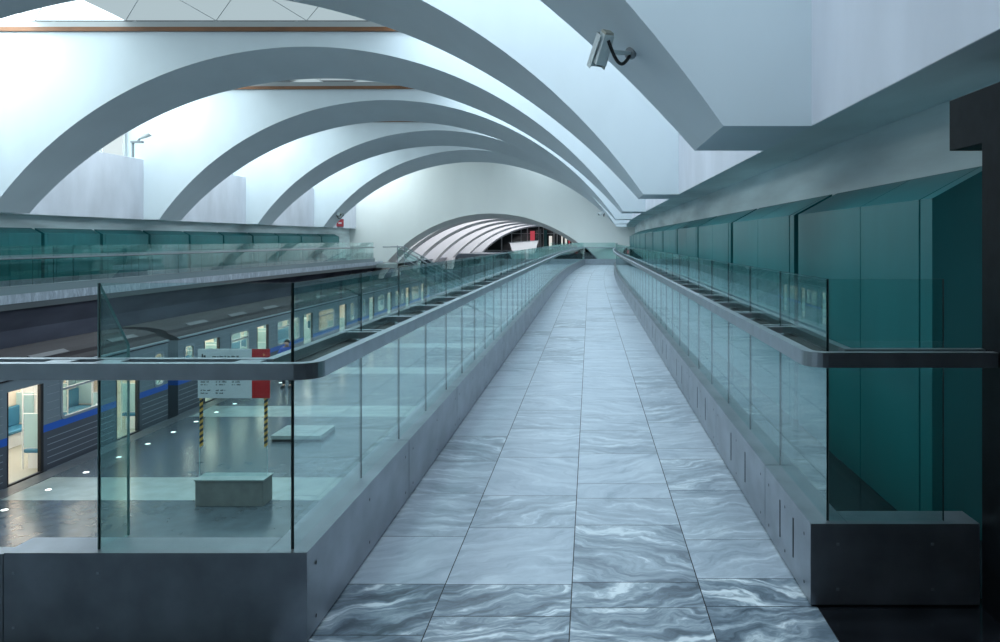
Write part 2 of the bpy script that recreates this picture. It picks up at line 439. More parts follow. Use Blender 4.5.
# ------------------------------------------------------------------ walkway floor
XL, XR = -1.14, .98
b = MB()
cols = [(-1.30, -.685), (-.685, -.085), (-.085, .515), (.515, 1.012)]
seams = {0: [.5, 1.25, 1.85, 2.6, 3.05, 3.30, 3.79, 4.40, 5.15], 1: [.2, .95, 1.7, 2.3, 2.75, 3.465, 3.785, 4.53, 5.10],
         2: [.3, 1.0, 1.7, 2.4, 3.05, 3.545, 3.81, 4.575, 5.05], 3: [.4, 1.1, 1.8, 2.5, 3.2, 3.56, 3.85, 4.35, 5.2]}
g = .0025
for ci, (xa, xb) in enumerate(cols):
    ys = [-3.9] + seams[ci][:]
    while ys[-1] < 52.9:
        ys.append(min(53.0, ys[-1] + random.choice((.75, .75, .75, .6, .3, .9))))
    if ys[-1] - ys[-2] < .1: ys.pop(-2)
    for ya, yb in zip(ys, ys[1:]):
        q = [(xa + g, ya + g, 0), (xb - g, ya + g, 0), (xb - g, yb - g, 0), (xa + g, yb - g, 0)]
        b.add([bendx(p) for p in q], [(0, 1, 2, 3)])
        mid = (ya + yb) / 2
        contrast = random.random() ** 3 * .7
        if 3.0 < mid < 3.84: contrast = random.uniform(.85, 1)
        if mid < 3.0: contrast = .8
        b.attr.append((random.random(), contrast, random.random(), 1))
b.sweep([(-1.31, -.30), (2.3, -.30), (2.3, -.004), (-1.31, -.004)], yrange(-4, 53.2), bendx, mi=1)
b.attr += [(0, 0, 0, 1)] * (len(b.f) - len(b.attr))
struct(b.build('floor', [M['marble'], M['darkjoint']]), 'grey veined marble tiles of the long walkway')
b = MB(); b.box(1.014, 2.3, -3.9, 3.62, -.003, .001); struct(b.build('floor_entrance', M['blackfloor']), 'black polished stone beside the walkway')
b = MB(); b.sweep([(1.155, -.003), (2.2, -.003), (2.2, .002), (1.155, .002)], yrange(3.63, 52.8), bendx); struct(b.build('floor_strip', M['blackfloor']))
b = MB(); b.box(-7, -1.31, -3.9, 3.34, -.3, 0); struct(b.build('floor_landing', M['platform']))
b = MB(); b.sweep([(-3.5, -.30), (-1.31, -.30), (-1.31, 0), (-3.5, 0)], [51.5, 53.2], bendx); struct(b.build('floor_end', M['marble']))
# gallery across the tracks, edged in pale marble
b = MB(); b.sweep([(mir(-1.33), -.27), (mir(2.2), -.27), (mir(2.2), 0), (mir(-1.33), 0)], yrange(3, 59.9), bendx)
struct(b.build('floor_gallery', M['pit2']), 'gallery floor across the tracks')
b = MB(); y = 8.0
while y < 56:
    b.box(mir(-1.33), mir(-1.33) + .03, y + .003, y + .897, -.10, .145, T=bendx)
    b.attr += [(random.random(), random.uniform(.1, .3), random.random(), 1)] * 6
    y += .9
struct(b.build('trim_1_gallery', M['marble']), 'pale veined marble edge of the gallery across the tracks')

# ------------------------------------------------------------------ railings
PH, HZ0, HZ1, GZ = .37, 1.088, 1.152, 1.455
def plate(inner, y0, y1, sgn, T, slots=False):
    # L-shaped steel cover: upright face towards the walkway and the cap on top; sgn = direction from walkway to glass
    p = MB(); t = .006
    for q0, q1 in zip(yrange(y0, y1, 2)[:-1], yrange(y0, y1, 2)[1:]):
        p.sweep([(inner, .012), (inner - sgn * -t, .012), (inner + sgn * t, PH - t), (inner + sgn * .165, PH - t), (inner + sgn * .165, PH), (inner, PH)], [q0, q1], T)
    for z in (.07, .29):
        for y in (y0 + .10, (y0 + y1) / 2, y1 - .10):
            a = [T((inner - sgn * .0025, y + .009 * math.cos(k * math.pi / 3), z + .009 * math.sin(k * math.pi / 3))) for k in range(6)]
            p.add(a, [tuple(range(6))], 1)
    if slots:
        for f_ in (.33, .62):
            y = y0 + (y1 - y0) * f_
            p.box(min(inner, inner - sgn * .002), max(inner, inner - sgn * .002), y - .006, y + .006, .10, .29, 1, T)
    return p
def railing(name, label, inner, glassx, bars, sgn, y0, y1, step, T, pstep, pfirst=None, slots=False, corner=None, mirror=False, jfirst=None):
    X = (lambda x: mir(x)) if mirror else (lambda x: x)
    s = -sgn if mirror else sgn
    root = thing(name, label, 'railing', T((X(inner), y0, 0)))
    inn, gx = X(inner), X(glassx)
    core = MB(); lo, hi = sorted((inn + s * .008, inn + s * .16))
    core.sweep([(lo, 0), (hi, 0), (hi, PH - .008), (lo, PH - .008)], yrange(y0 + .012, y1), T)
    core.build('plinth', M['plinthback'] if mirror else M['darkjoint'], root)
    # cover plates
    ys = [y0] + ([pfirst] if pfirst else []); 
    while ys[-1] + pstep < y1 - .4: ys.append(ys[-1] + pstep)
    ys.append(y1)
    for a, b_ in zip(ys, ys[1:]):
        plate(inn, a + .004, b_ - .004, s, T, slots).build('plinth_panel', [M['steel'], M['darkjoint']], root)
    # panes
    js = [y0 + .041] + ([jfirst] if jfirst else [])
    while js[-1] + step < y1 - .3: js.append(js[-1] + step)
    js.append(y1 - .03)
    for a, b_ in zip(js, js[1:]):
        MB().pane((gx, a + .001), (gx, b_ - .001), PH - .02, GZ, .007, T).build('glass_pane', [M['glass'], M['edge']], root)
    # handrail: two flat bars tied by pairs of rungs
    bi, bo = X(bars[0]), X(bars[1])
    h = MB()
    ci = corner if corner else None
    if ci:
        fy_in, fy_out, xend = ci
        r = .07; sg = 1 if xend > bi else -1
        arc = [(bi + sg * r * (1 - math.cos(t)), fy_in + r * (1 - math.sin(t))) for t in [math.pi / 2 * k / 6 for k in range(7)]]
        path = [(bi, y) for y in reversed(yrange(fy_in + r + .02, y1))] + arc + [(xend, fy_in)]
        h.bar(path, .045, HZ0, HZ1, T=T)
        h.bar([(bo, y) for y in reversed(yrange(fy_out, y1))] + [(xend, fy_out)], .04, HZ0 + .02, HZ1, T=T)
    else:
        h.bar([(bi, y) for y in yrange(y0, y1)], .045, HZ0, HZ1, T=T)
        h.bar([(bo, y) for y in yrange(y0, y1)], .04, HZ0 + .02, HZ1, T=T)
    hr = h.build('handrail', M['railsteel'], root)
    tr = MB(); t0, t1 = sorted((bi, bo)); ya = (ci[0] + .07 if ci else y0)
    tr.sweep([(t0, HZ0 + .004), (t1, HZ0 + .004), (t1, HZ0 + .014), (t0, HZ0 + .014)], yrange(ya, y1), T)
    if ci: tr.box(min(t0, xend) if xend < bi else t1, t0 if xend < bi else xend, fy_in, fy_out, HZ0 + .004, HZ0 + .014)
    tr.build('channel', M['channel'], hr)
    lo, hi = sorted((bi, bo))
    for y in js[1:-1]:
        rg = MB()
        for o_ in (-.045, .045):
            rg.box(lo + .01, hi - .01, y + o_ - .019, y + o_ + .019, HZ0 + .03, HZ1 - .002, T=T)
        rg.tube([T((gx - .02, y, HZ0 + .01)), T((gx + .02, y, HZ0 + .01))], .012, 6)
        rg.build('rung', M['railsteel'], hr)
    return root

# --- long railing beside the platform
rl = railing('glass_railing', 'long glass railing between marble walkway and platform, with a return to the frame edge',
             XL, -1.21, (-1.0765, -1.29), -1, 3.22, 52.9, .835, bendx, 1.82, 3.22 + 1.82, corner=(3.1125, 3.235, -2.75), jfirst=4.23)
f = MB(); f.pane((-1.2155, 3.26), (-1.998, 3.26), PH - .02, GZ, .016); f.build('glass_pane', [M['glass'], M['edge']], rl)
f = MB(); f.box(-2.36, XL - .008, 3.228, 3.40, 0, PH - .008); f.build('plinth', M['darkjoint'], rl)
f = MB(); f.box(-2.36, XL, 3.22, 3.228, .012, PH); f.box(-2.36, XL - .167, 3.228, 3.39, PH - .006, PH)
for x in (-1.98, -2.32):
    for z in (.07, .29): f.box(x - .005, x + .005, 3.217, 3.221, z - .005, z + .005, 1)
f.build('plinth_panel', [M['steel'], M['railsteel']], rl)
f = MB(); f.pane((-2.002, 3.262), (-2.002, 3.47), PH - .02, GZ, .012, top=(GZ, 1.175)); f.build('glass_pane', [M['glass'], M['finedge']], rl)
hr = [o for o in rl.children if o.name.startswith('handrail')][0]
for x in (-1.9, -2.1, -1.35, -2.55):
    f = MB(); f.box(x - .05, x + .05, 3.12, 3.23, HZ0 + .03, HZ1 - .002); f.build('rung', M['railsteel'], hr)
# piece beyond the return, cut by the frame
rx = thing('glass_railing', 'low steel plinth cut by the frame edge beside the railing return', 'railing', (-3.2, 3.3, 0))
f = MB(); f.box(-4.4, -2.375, 3.235, 3.31, 0, PH - .01); f.build('plinth', M['steel'], rx)
f = MB(); f.pane((-4.4, 3.28), (-2.9, 3.28), PH - .02, GZ, .016); f.build('glass_pane', [M['glass'], M['edge']], rx)

# --- long railing beside the green cladding
rr = railing('glass_railing', 'long glass railing along the green cladding, ending at the black pillar',
             XR, 1.065, (.943, 1.135), 1, 3.55, 52.6, .84, bendx, 1.74, 3.55 + .93, slots=True, jfirst=4.48, corner=(3.4125, 3.52, 1.73))
f = MB(); f.pane((1.0705, 3.59), (1.585, 3.59), PH - .02, GZ, .016); f.build('glass_pane', [M['glass'], M['edge']], rr)
f = MB(); f.box(XR + .008, 1.73, 3.558, 3.73, 0, PH - .008); f.build('plinth', M['darkjoint'], rr)
f = MB(); f.box(XR, 1.73, 3.55, 3.558, .012, PH); f.box(XR + .167, 1.73, 3.558, 3.72, PH - .006, PH)
for x in (1.10, 1.52):
    for z in (.08, .28): f.box(x - .006, x + .006, 3.547, 3.551, z - .006, z + .006, 1)
f.build('plinth_panel', [M['steel'], M['railsteel']], rr)

# --- the two railings of the gallery across the tracks
railing('glass_railing', 'glass railing on the marble edged gallery across the tracks, beside the train', XL, -1.21, (-1.0765, -1.29), -1,
        12.0, 55.0, .885, bendx, 1.82, mirror=True)
railing('glass_railing', 'glass railing in front of the green cladding across the tracks', XR, 1.065, (.943, 1.135), 1,
        14.0, 56.0, .87, bendx, 1.74, mirror=True)

# --- railing closing the far end of the walkway (runs along X)
re_ = thing('glass_railing', 'short glass railing closing the far end of the marble walkway', 'railing', (0, 53.0, 0))
cc = c(53)
f = MB(); f.box(-3.4 + cc, 1.95 + cc, 53.0, 53.16, 0, PH); f.build('plinth', M['railsteel'], re_)
xs = [-3.4 + cc + i * .89 for i in range(7)]
for a, b_ in zip(xs, xs[1:]):
    f = MB(); f.pane((a + .005, 53.08), (b_ - .005, 53.08), PH - .01, GZ, .016); f.build('glass_pane', [M['glass'], M['edge']], re_)
f = MB(); f.box(-3.4 + cc, 1.95 + cc, 52.96, 53.0, HZ0, HZ1); f.box(-3.4 + cc, 1.95 + cc, 53.14, 53.18, HZ0, HZ1)
hr = f.build('handrail', M['railsteel'], re_)
for x in xs[1:-1]:
    f = MB(); f.box(x - .04, x + .04, 53.0, 53.14, HZ0 + .02, HZ1 - .002); f.build('rung', M['railsteel'], hr)

# ------------------------------------------------------------------ green cladding bays
def bay_proto(L, name, label, group, split=.5):
    # local: x=0 is the face, +x into the wall; y 0..L; base z=-.0
    root = thing(name, label, 'cladding', (0, 0, 0), group)
    xw, xf, zf, zt = .348, .0, 1.855, 2.045
    def slab(y0, y1, t=.02, dx=0):
        m = MB(); m.sweep([(xf + dx, .003), (xf + dx, zf), (xw, zt), (xw, zt - t * 2), (xf + dx + t, zf - t), (xf + dx + t, .003)], [y0, y1]); return m
    e = .16
    slab(.0, e - .006, dx=.004).build('edge_strip', M['green'], root)
    slab(e + .006, L * split - .006).build('front_panel', M['green'], root)
    slab(L * split + .006, L - e - .006).build('front_panel', M['green'], root)
    slab(L - e + .006, L, dx=.004).build('edge_strip', M['green'], root)
    for y in (.0, L - .02):
        m = MB(); m.sweep([(.02, .003), (.02, zf - .01), (xw, zt - .035), (xw, .003)], [y + .003, y + .017]); m.build('side_panel', M['green'], root)
    m = MB(); m.sweep([(.035, .003), (.035, zf - .03), (xw - .01, zt - .06), (xw - .01, .003)], [.05, L - .05]); m.build('backing', M['darkjoint'], root)
    return root
GY = 3.27
pr = bay_proto(GY - .17, 'cladding_bay', '', 'green cladding bays along the walkway')
first = bay_proto(2.78, 'cladding_bay', 'first green cladding bay beside the black pillar, its end face showing', 'green cladding bays along the walkway', .41)
first.location = (1.848, 4.33, 0)
y = 7.26; k = 1; used = False
while y + GY < 52.3:
    o = pr if not used else copy_tree(pr); used = True
    o.location = (1.848 + c(y), y, 0); o.rotation_euler[2] = -math.atan((c(y + GY) - c(y)) / GY)
    o['label'] = '%s green cladding bay from the black pillar, behind the glass railing' % ORD[k]
    k += 1; y += GY
# mirrored across the tracks: bays turned half round
y = 56.9; k = 0
while y - GY > 19:
    o = copy_tree(pr)
    o.location = (mir(1.848) + c(y), y, 0); o.rotation_euler[2] = math.pi - math.atan((c(y) - c(y - GY)) / GY)
    o['group'] = 'green cladding bays across the tracks'
    o['label'] = '%s green cladding bay from the end wall, on the gallery across the tracks' % ORD[k]
    k += 1; y -= GY

# ------------------------------------------------------------------ black pillar, run on unseen behind the camera to darken reflections
b = MB(); b.box(1.735, 2.2, -4, 3.54, 0, 2.30); b.box(1.735, 2.2, 3.54, 3.86, 2.06, 2.30)
struct(b.build('pillar', M['granite']), 'black granite pillar with a stepped head at the railing end')

# ------------------------------------------------------------------ platform level
PZ = EYE - 5.4
TX = -12.8
b = MB(); b.box(TX + .1, -4.3, -2, 112, PZ - .4, PZ)
p0 = 16.6 - 7.85 * 2
y = p0
while y < 100:
    b.box(TX + .55, -4.8, y, y + 1.6, PZ - .01, PZ + .002, 1); y += 7.85
y = 8
b.box(TX + .10, TX + .52, -2, 112, PZ - .01, PZ + .0015, 2)
struct(b.build('floor_platform', [M['platform'], M['platlight'], mat('platform_edge_stone', (.11, .125, .14), .3, noise=(3, .25, (1, 1, 1)))]), 'dark polished platform floor crossed by pale bands')
b = MB(); b.box(-17.0, TX + .1, -2, 112, PZ - 1.5, PZ - 1.25); struct(b.build('floor_track', M['pit']))
b = MB(); b.box(-4.3, 2.5, -2, 112, PZ - 1.5, PZ - 1.25); struct(b.build('floor_track_near', M['pit']))
b = MB(); b.sweep([(-16.6, PZ - 1.25), (-16.6, -1.9), (-16.2, -.9), (-15.75, -.28), (-17.2, -.28), (-17.2, PZ - 1.25)], yrange(-2, 112, 6)); struct(b.build('wall_track', M['trackwall']), 'dark glossy wall behind the train under the gallery')
b = MB(); b.box(2.2, 2.6, -2, 60, PZ - 1.5, -.3); struct(b.build('wall_track_near', M['trackwall']))
b = MB(); b.box(-17, 2.6, -2.4, -2, PZ - 1.5, -.3); struct(b.build('wall_under_landing', M['trackwall']))

for k, (ya, w) in enumerate(((26.0, 3.0), (33.2, 3.6), (39.0, 3.2), (45.5, 3.2))):
    t = thing('wall_poster', '%s framed poster from the frame edge on the dark wall behind the train' % ORD[k], 'poster', (-16.58, ya, -2.9), 'posters behind the train')
    m = MB(); m.box(-16.60, -16.55, ya, ya + w, -2.9, -1.95); m.build('poster_board', M['poster'], t)
    m = MB()
    for z in (-2.93, -1.95): m.box(-16.60, -16.53, ya - .03, ya + w + .03, z, z + .03)
    for yy in (ya - .03, ya + w): m.box(-16.60, -16.53, yy, yy + .03, -2.93, -1.92)
    m.build('poster_frame', M['mullion'], t)

# floor lights along the platform edge
fl = None
for k in range(26):
    Y = .24 * 5.4 * k + 12.1
    v = F * 5.4 / Y
    X = -2.167 * 5.4 + .9 * 0
    if fl is None:
        fl = thing('floor_light', '', 'floor light', (X, Y, PZ), 'floor lights along the platform edge')
        m = MB(); m.tube([(X, Y, PZ - .02), (X, Y, PZ + .006)], .075, 16); m.build('ring', M['railsteel'], fl)
        m = MB(); m.tube([(X, Y, PZ - .01), (X, Y, PZ + .009)], .060, 16); m.build('lens', M['floorlamp'], fl)
        o = fl
    else:
        o = copy_tree(fl); o.location = (X, Y, PZ)
    o['label'] = '%s round white floor light from the near end of the platform edge' % ORD[k]

# ------------------------------------------------------------------ information stand
st = thing('information_stand', 'white and red information board on a glass sheet rising from a concrete block', 'sign', (-7.2, 16.5, PZ))
m = MB(); m.box(-8.0, -6.62, 16.2, 16.68, PZ, PZ + .52); bb = m.build('base_block', M['concrete'], st, bevel=.012)
m = MB(); m.box(-8.02, -6.60, 16.18, 16.70, PZ + .52, PZ + .545); m.build('block_top', M['platlight'], st)
m = MB(); m.pane((-8.04, 16.47), (-6.64, 16.47), PZ + .545, PZ + 3.16, .016); m.build('glass_sheet', [M['screen'], M['finedge']], st)
sy = 16.44
zb, zt_ = PZ + 2.15, PZ + 3.16
m = MB(); m.box(-8.06, -6.95, sy, sy + .02, zb, zt_); sb = m.build('sign_board', M['signwhite'], st)
m = MB(); m.box(-6.95, -6.58, sy, sy + .02, zb, zt_); rp = m.build('red_panel', M['signred'], st)
def words_row(mb, x, z, width, h):
    e = x + width
    while x < e:
        w = random.uniform(.03, .11); w = min(w, e - x)
        n_ = max(1, int(w / .016))
        for i in range(n_): mb.box(x + i * .016, x + i * .016 + .011, sy - .003, sy + .001, z, z + h * random.choice((.7, .7, 1)))
        x += w + .018
tx = MB()
words_row(tx, -7.76, zt_ - .17, .55, .035)
tx.box(-7.98, -7.95, sy - .003, sy + .001, zt_ - .18, zt_ - .10); tx.box(-7.94, -7.90, sy - .003, sy + .001, zt_ - .18, zt_ - .13)
for ci, x in enumerate((-8.0, -7.69, -7.36)):
    z = zt_ - .34
    for r_ in range((12, 11, 9)[ci]):
        if r_ % 3 != 2: words_row(tx, x, z, random.uniform(.14, .25), .03)
        z -= .058
tx.build('lettering', M['ink'], sb)
em = MB(); cx_, cz_ = -6.70, zt_ - .12
em.tube([(cx_, sy - .004, cz_), (cx_, sy, cz_)], .035, 3); em.build('emblem', mat('emblem_orange', (.7, .25, .1), .5), rp)
for x in (-8.0, -6.67):
    s_ = MB(); z = PZ + 1.13; k = 0
    while z < zb - .02:
        s_.add([(x - .035, sy + .024, z), (x + .035, sy + .024, z + .05), (x + .035, sy + .024, z + .11), (x - .035, sy + .024, z + .06),
                (x - .035, sy + .030, z), (x + .035, sy + .030, z + .05), (x + .035, sy + .030, z + .11), (x - .035, sy + .030, z + .06)],
               [(0, 1, 2, 3), (4, 7, 6, 5), (0, 4, 5, 1), (1, 5, 6, 2), (2, 6, 7, 3), (3, 7, 4, 0)], k % 2)
        z += .06; k += 1
    s_.build('warning_strip', [M['yellow'], M['black']], st)

# low slab behind the stand
bn = thing('low_plinth', 'low pale slab with a dark base on the platform behind the information stand', 'plinth', (-7.9, 21.6, PZ))
m = MB(); m.box(-8.55, -7.2, 21.4, 22.6, PZ + .06, PZ + .17); m.build('top_slab', M['platlight'], bn, bevel=.01)
m = MB(); m.box(-8.52, -7.2, 21.42, 22.6, PZ, PZ + .06); m.build('base', M['black'], bn)

# ------------------------------------------------------------------ trains
CL = 19.2
doors = [(1.95, 3.15), (6.15, 7.35), (10.6, 11.8), (12.55 + 2.5, 16.25)]
doors = [(1.75, 2.95), (5.95, 7.15), (12.35, 13.55), (16.35, 17.45)]
# car 1 (near) is placed so that its far end is at Y=24.3: door spans measured from its near end at Y=5.1
D1 = [(2.2, 3.4), (7.4, 8.6), (12.5, 13.65), (16.55, 17.65)]
W1 = [(.5, 1.3), (4.2, 6.4), (9.4, 11.6), (14.3, 15.85), (18.45, 18.95)]
D2 = [(1.7, 2.8), (5.9, 7.0), (10.9, 12.1), (16.0, 17.2)]
W2 = [(.4, 1.0), (3.65, 5.15), (7.9, 9.3), (9.6, 10.4), (12.9, 15.2), (17.9, 18.6)]
def rrect(y0, y1, z0, z1, r, n=5):
    pts = []
    for cy, cz, a0 in ((y1 - r, z1 - r, 0), (y0 + r, z1 - r, 90), (y0 + r, z0 + r, 180), (y1 - r, z0 + r, 270)):
        for k in range(n + 1):
            a = math.radians(a0 + 90 * k / n); pts.append((cy + r * math.cos(a), cz + r * math.sin(a)))
    return pts
def car(yn, D, W, label):
    # origin on the platform-side face, near end, at platform level; local z = height over platform
    O = (TX - .02, yn, PZ)
    t = thing('train_car', label, 'train', O, 'cars of the metro train')
    X0, X1 = TX - .02, TX - 2.72
    zlo, zhi = -.75, 2.28
    wz0, wz1 = 1.07, 2.05; dz1 = 2.04
    body = MB()
    ops = sorted([(a, b_, 0) for a, b_ in D] + [(a, b_, 1) for a, b_ in W])
    # platform side skin: solid strips between openings
    cur = 0.0
    for a, b_, k in ops:
        body.box(X0 - .05, X0, yn + cur, yn + a, PZ + zlo, PZ + zhi)
        if k: body.box(X0 - .05, X0, yn + a, yn + b_, PZ + zlo, PZ + wz0)
        else: body.box(X0 - .05, X0, yn + a, yn + b_, PZ + zlo, PZ + .0)
        body.box(X0 - .05, X0, yn + a, yn + b_, PZ + (wz1 if k else dz1), PZ + zhi)
        cur = b_
    body.box(X0 - .05, X0, yn + cur, yn + CL, PZ + zlo, PZ + zhi)
    body.box(X1, X1 + .05, yn, yn + CL, PZ + zlo, PZ + zhi)
    for yy in (yn, yn + CL - .05):
        body.box(X1 + .05, X0 - .05, yy, yy + .05, PZ + zlo, PZ + zhi)
    # corrugation beads on the side
    rb = body
    stops = [0] + [q for a, b_ in D for q in (a - .12, b_ + .12)] + [CL]
    for a, b_ in zip(stops[::2], stops[1::2]):
        for z in [-.5 + .15 * i for i in range(9)]:
            rb.box(X0, X0 + .010, yn + a + .02, yn + b_ - .02, PZ + z, PZ + z + .014, 1)
        cuts = [a] + [q for w in W if w[0] > a and w[1] < b_ for q in (w[0] - .06, w[1] + .06)] + [b_]
        for u, v_ in zip(cuts[::2], cuts[1::2]):
            for z in (1.17, 1.36, 1.55, 1.74, 1.93, 2.12): rb.box(X0, X0 + .008, yn + u + .02, yn + v_ - .02, PZ + z, PZ + z + .010, 1)
    rb.build('body', [M['train'], M['trainrib']], t)
    # roof: curved, with a gutter
    rf = MB(); prof = [(X0 + .02, zhi), (X0 + .02, zhi + .06), (X0 - .12, zhi + .14)]
    for k in range(9):
        a = math.pi * k / 8; prof.append(((X0 + X1) / 2 + math.cos(a) * 1.05, zhi + .20 + .22 * math.sin(a)))
    prof += [(X1 + .12, zhi + .14), (X1 - .02, zhi + .06), (X1 - .02, zhi)]
    rf.sweep([(x, PZ + z) for x, z in prof], [yn - .02, yn + CL + .02]); rf.build('roof', M['trainroof'], t)
    gt = MB(); gt.box(X0 - .10, X0 + .04, yn, yn + CL, PZ + zhi + .04, PZ + zhi + .09); gt.build('gutter', M['trainrib'], t)
    for k in range(6):
        yv = yn + 1.5 + k * 3.1
        vt = MB(); vt.sweep([(X0 - .42, PZ + zhi + .20), (X0 - .38, PZ + zhi + .30), (X0 - .54, PZ + zhi + .37), (X0 - .60, PZ + zhi + .30)], [yv, yv + 1.3]); vt.build('roof_vent', M['ventgrey'], t)
    # interior
    m = MB(); m.box(X1 + .05, X0 - .05, yn + .05, yn + CL - .05, PZ - .06, PZ + .0); m.build('car_floor', M['palefloor'], t)
    m = MB(); m.box(X1 + .05, X1 + .09, yn + .05, yn + CL - .05, PZ, PZ + zhi - .1)
    m.box(X1 + .09, X0 - .06, yn + .05, yn + CL - .05, PZ + zhi - .13, PZ + zhi - .08)
    m.box(X1 + .09, X0 - .06, yn + .05, yn + .08, PZ, PZ + zhi - .13); m.box(X1 + .09, X0 - .06, yn + CL - .08, yn + CL - .05, PZ, PZ + zhi - .13)
    m.build('lining', M['cream'], t)
    for xx in (X0 - .55, X1 + .55):
        m = MB(); m.box(xx - .09, xx + .09, yn + .6, yn + CL - .6, PZ + zhi - .16, PZ + zhi - .13); m.build('ceiling_lamp', M['trainlamp'], t)
    # far-side windows and doors
    for a, b_ in W:
        m = MB(); p = rrect(yn + a, yn + b_, PZ + wz0, PZ + wz1, .12)
        m.add([(X1 + .092, y_, z_) for y_, z_ in p] + [(X1 + .10, y_, z_) for y_, z_ in p],
              [tuple(range(len(p)))[::-1], tuple(len(p) + i for i in range(len(p)))] + [(i, (i + 1) % len(p), len(p) + (i + 1) % len(p), len(p) + i) for i in range(len(p))])
        m.build('far_window', M['tin'], t)
    for a, b_ in D:
        m = MB(); m.box(X1 + .09, X1 + .12, yn + a + .02, yn + (a + b_) / 2 - .01, PZ + .02, PZ + 1.95); m.box(X1 + .09, X1 + .12, yn + (a + b_) / 2 + .01, yn + b_ - .02, PZ + .02, PZ + 1.95)
        m.build('far_door', M['white'], t)
    # benches on both walls between doors, partitions, poles
    segs = [(D[i][1] + .15, D[i + 1][0] - .15) for i in range(len(D) - 1)] + [(.3, D[0][0] - .15), (D[-1][1] + .12, CL - .3)]
    for a, b_ in segs:
        if b_ - a < .6: continue
        for side in (0, 1):
            xw = X1 + .10 if side == 0 else X0 - .07; d = 1 if side == 0 else -1
            x_ = lambda q: xw + d * q
            m = MB(); l0, l1 = sorted((x_(0), x_(.50))); m.box(l0, l1, yn + a, yn + b_, PZ + .36, PZ + .46)
            l0, l1 = sorted((x_(.0), x_(.10))); m.box(l0, l1, yn + a, yn + b_, PZ + .46, PZ + .98)
            s_ = m.build('seat', M['seatblue'], t, bevel=.03)
            l0, l1 = sorted((x_(.02), x_(.40))); m = MB(); m.box(l0, l1, yn + a + .02, yn + b_ - .02, PZ, PZ + .36); m.build('seat_base', M['white'], s_)
            for yy in (a - .03, b_):
                l0, l1 = sorted((x_(.0), x_(.46))); m = MB(); m.box(l0, l1, yn + yy, yn + yy + .03, PZ + .5, PZ + 1.30); m.build('partition', M['teal'], t)
                m = MB(); m.tube([(x_(.50), yn + yy + .015, PZ), (x_(.50), yn + yy + .015, PZ + 2.12)], .018, 8)
                for z in (.5, .95, 1.3, 1.75): m.tube([(x_(.02), yn + yy + .015, PZ + z), (x_(.50), yn + yy + .015, PZ + z)], .014, 6)
                m.build('grab_pole', M['white'], t)
    # platform-side doors: slid open, rubber edges and a frame
    for a, b_ in D:
        m = MB(); m.box(X0 - .06, X0 + .012, yn + b_ - .10, yn + b_, PZ, PZ + dz1); m.box(X0 - .06, X0 + .012, yn + a, yn + a + .02, PZ, PZ + dz1)
        m.box(X0 - .06, X0 + .012, yn + a, yn + b_, PZ - .10, PZ - .01)
        m.build('door_edge', M['black'], t)
    for a, b_ in W:
        outer = rrect(yn + a - .03, yn + b_ + .03, PZ + wz0 - .03, PZ + wz1 + .03, .14); inner_ = rrect(yn + a + .035, yn + b_ - .035, PZ + wz0 + .035, PZ + wz1 - .035, .12)
        m = MB(); n_ = len(outer)
        vs = [(X0 + .016, *q) for q in outer] + [(X0 + .016, *q) for q in inner_] + [(X0 - .055, *q) for q in outer] + [(X0 - .055, *q) for q in inner_]
        fs = []
        for i in range(n_):
            j = (i + 1) % n_
            fs += [(i, j, n_ + j, n_ + i), (2 * n_ + i, 3 * n_ + i, 3 * n_ + j, 2 * n_ + j), (i, 2 * n_ + i, 2 * n_ + j, j), (n_ + i, n_ + j, 3 * n_ + j, 3 * n_ + i)]
        m.add(vs, fs)
        wf = m.build('window_frame', M['trainrib'], t)
        m = MB(); m.pane((X0 - .02, yn + a), (X0 - .02, yn + b_), PZ + wz0, PZ + wz1, .01); m.build('pane', [M['trainglass'], M['edge']], wf)
        if b_ - a > 1:
            m = MB(); m.box(X0 - .03, X0 + .005, yn + a, yn + b_, PZ + wz1 - .30, PZ + wz1 - .25); m.build('vent_bar', M['trainrib'], wf)
    # underframe
    m = MB(); m.box(X1 + .3, X0 - .3, yn + .5, yn + CL - .5, PZ - 1.1, PZ - .75); m.build('underframe', M['black'], t)
    for yy in (yn + 2.2, yn + 4.3, yn + CL - 4.3, yn + CL - 2.2):
        for xx in (X0 - .55, X1 + .45):
            m = MB(); m.tube([(xx, yy, PZ - .83), (xx + .1, yy, PZ - .83)], .40, 20); m.build('wheel', M['black'], t)
    return t
car(5.1, D1, W1, 'grey metro car with open doors and a blue stripe, cut by the frame edge')
car(24.9, D2, W2, 'second grey metro car, behind the information board')
car(44.7, D2, W2, 'third grey metro car, seen faintly through the long glass railing')
for yy in (24.3, 44.1):
    m = MB(); m.box(-15.0, -13.4, yy + .03, yy + .57, PZ - .6, PZ + 1.9)
    tag(m.build('gangway', M['black']), 'dark coupling between the %s metro cars' % ('first and second' if yy < 30 else 'second and third'), 'gangway', 'couplings between metro cars')

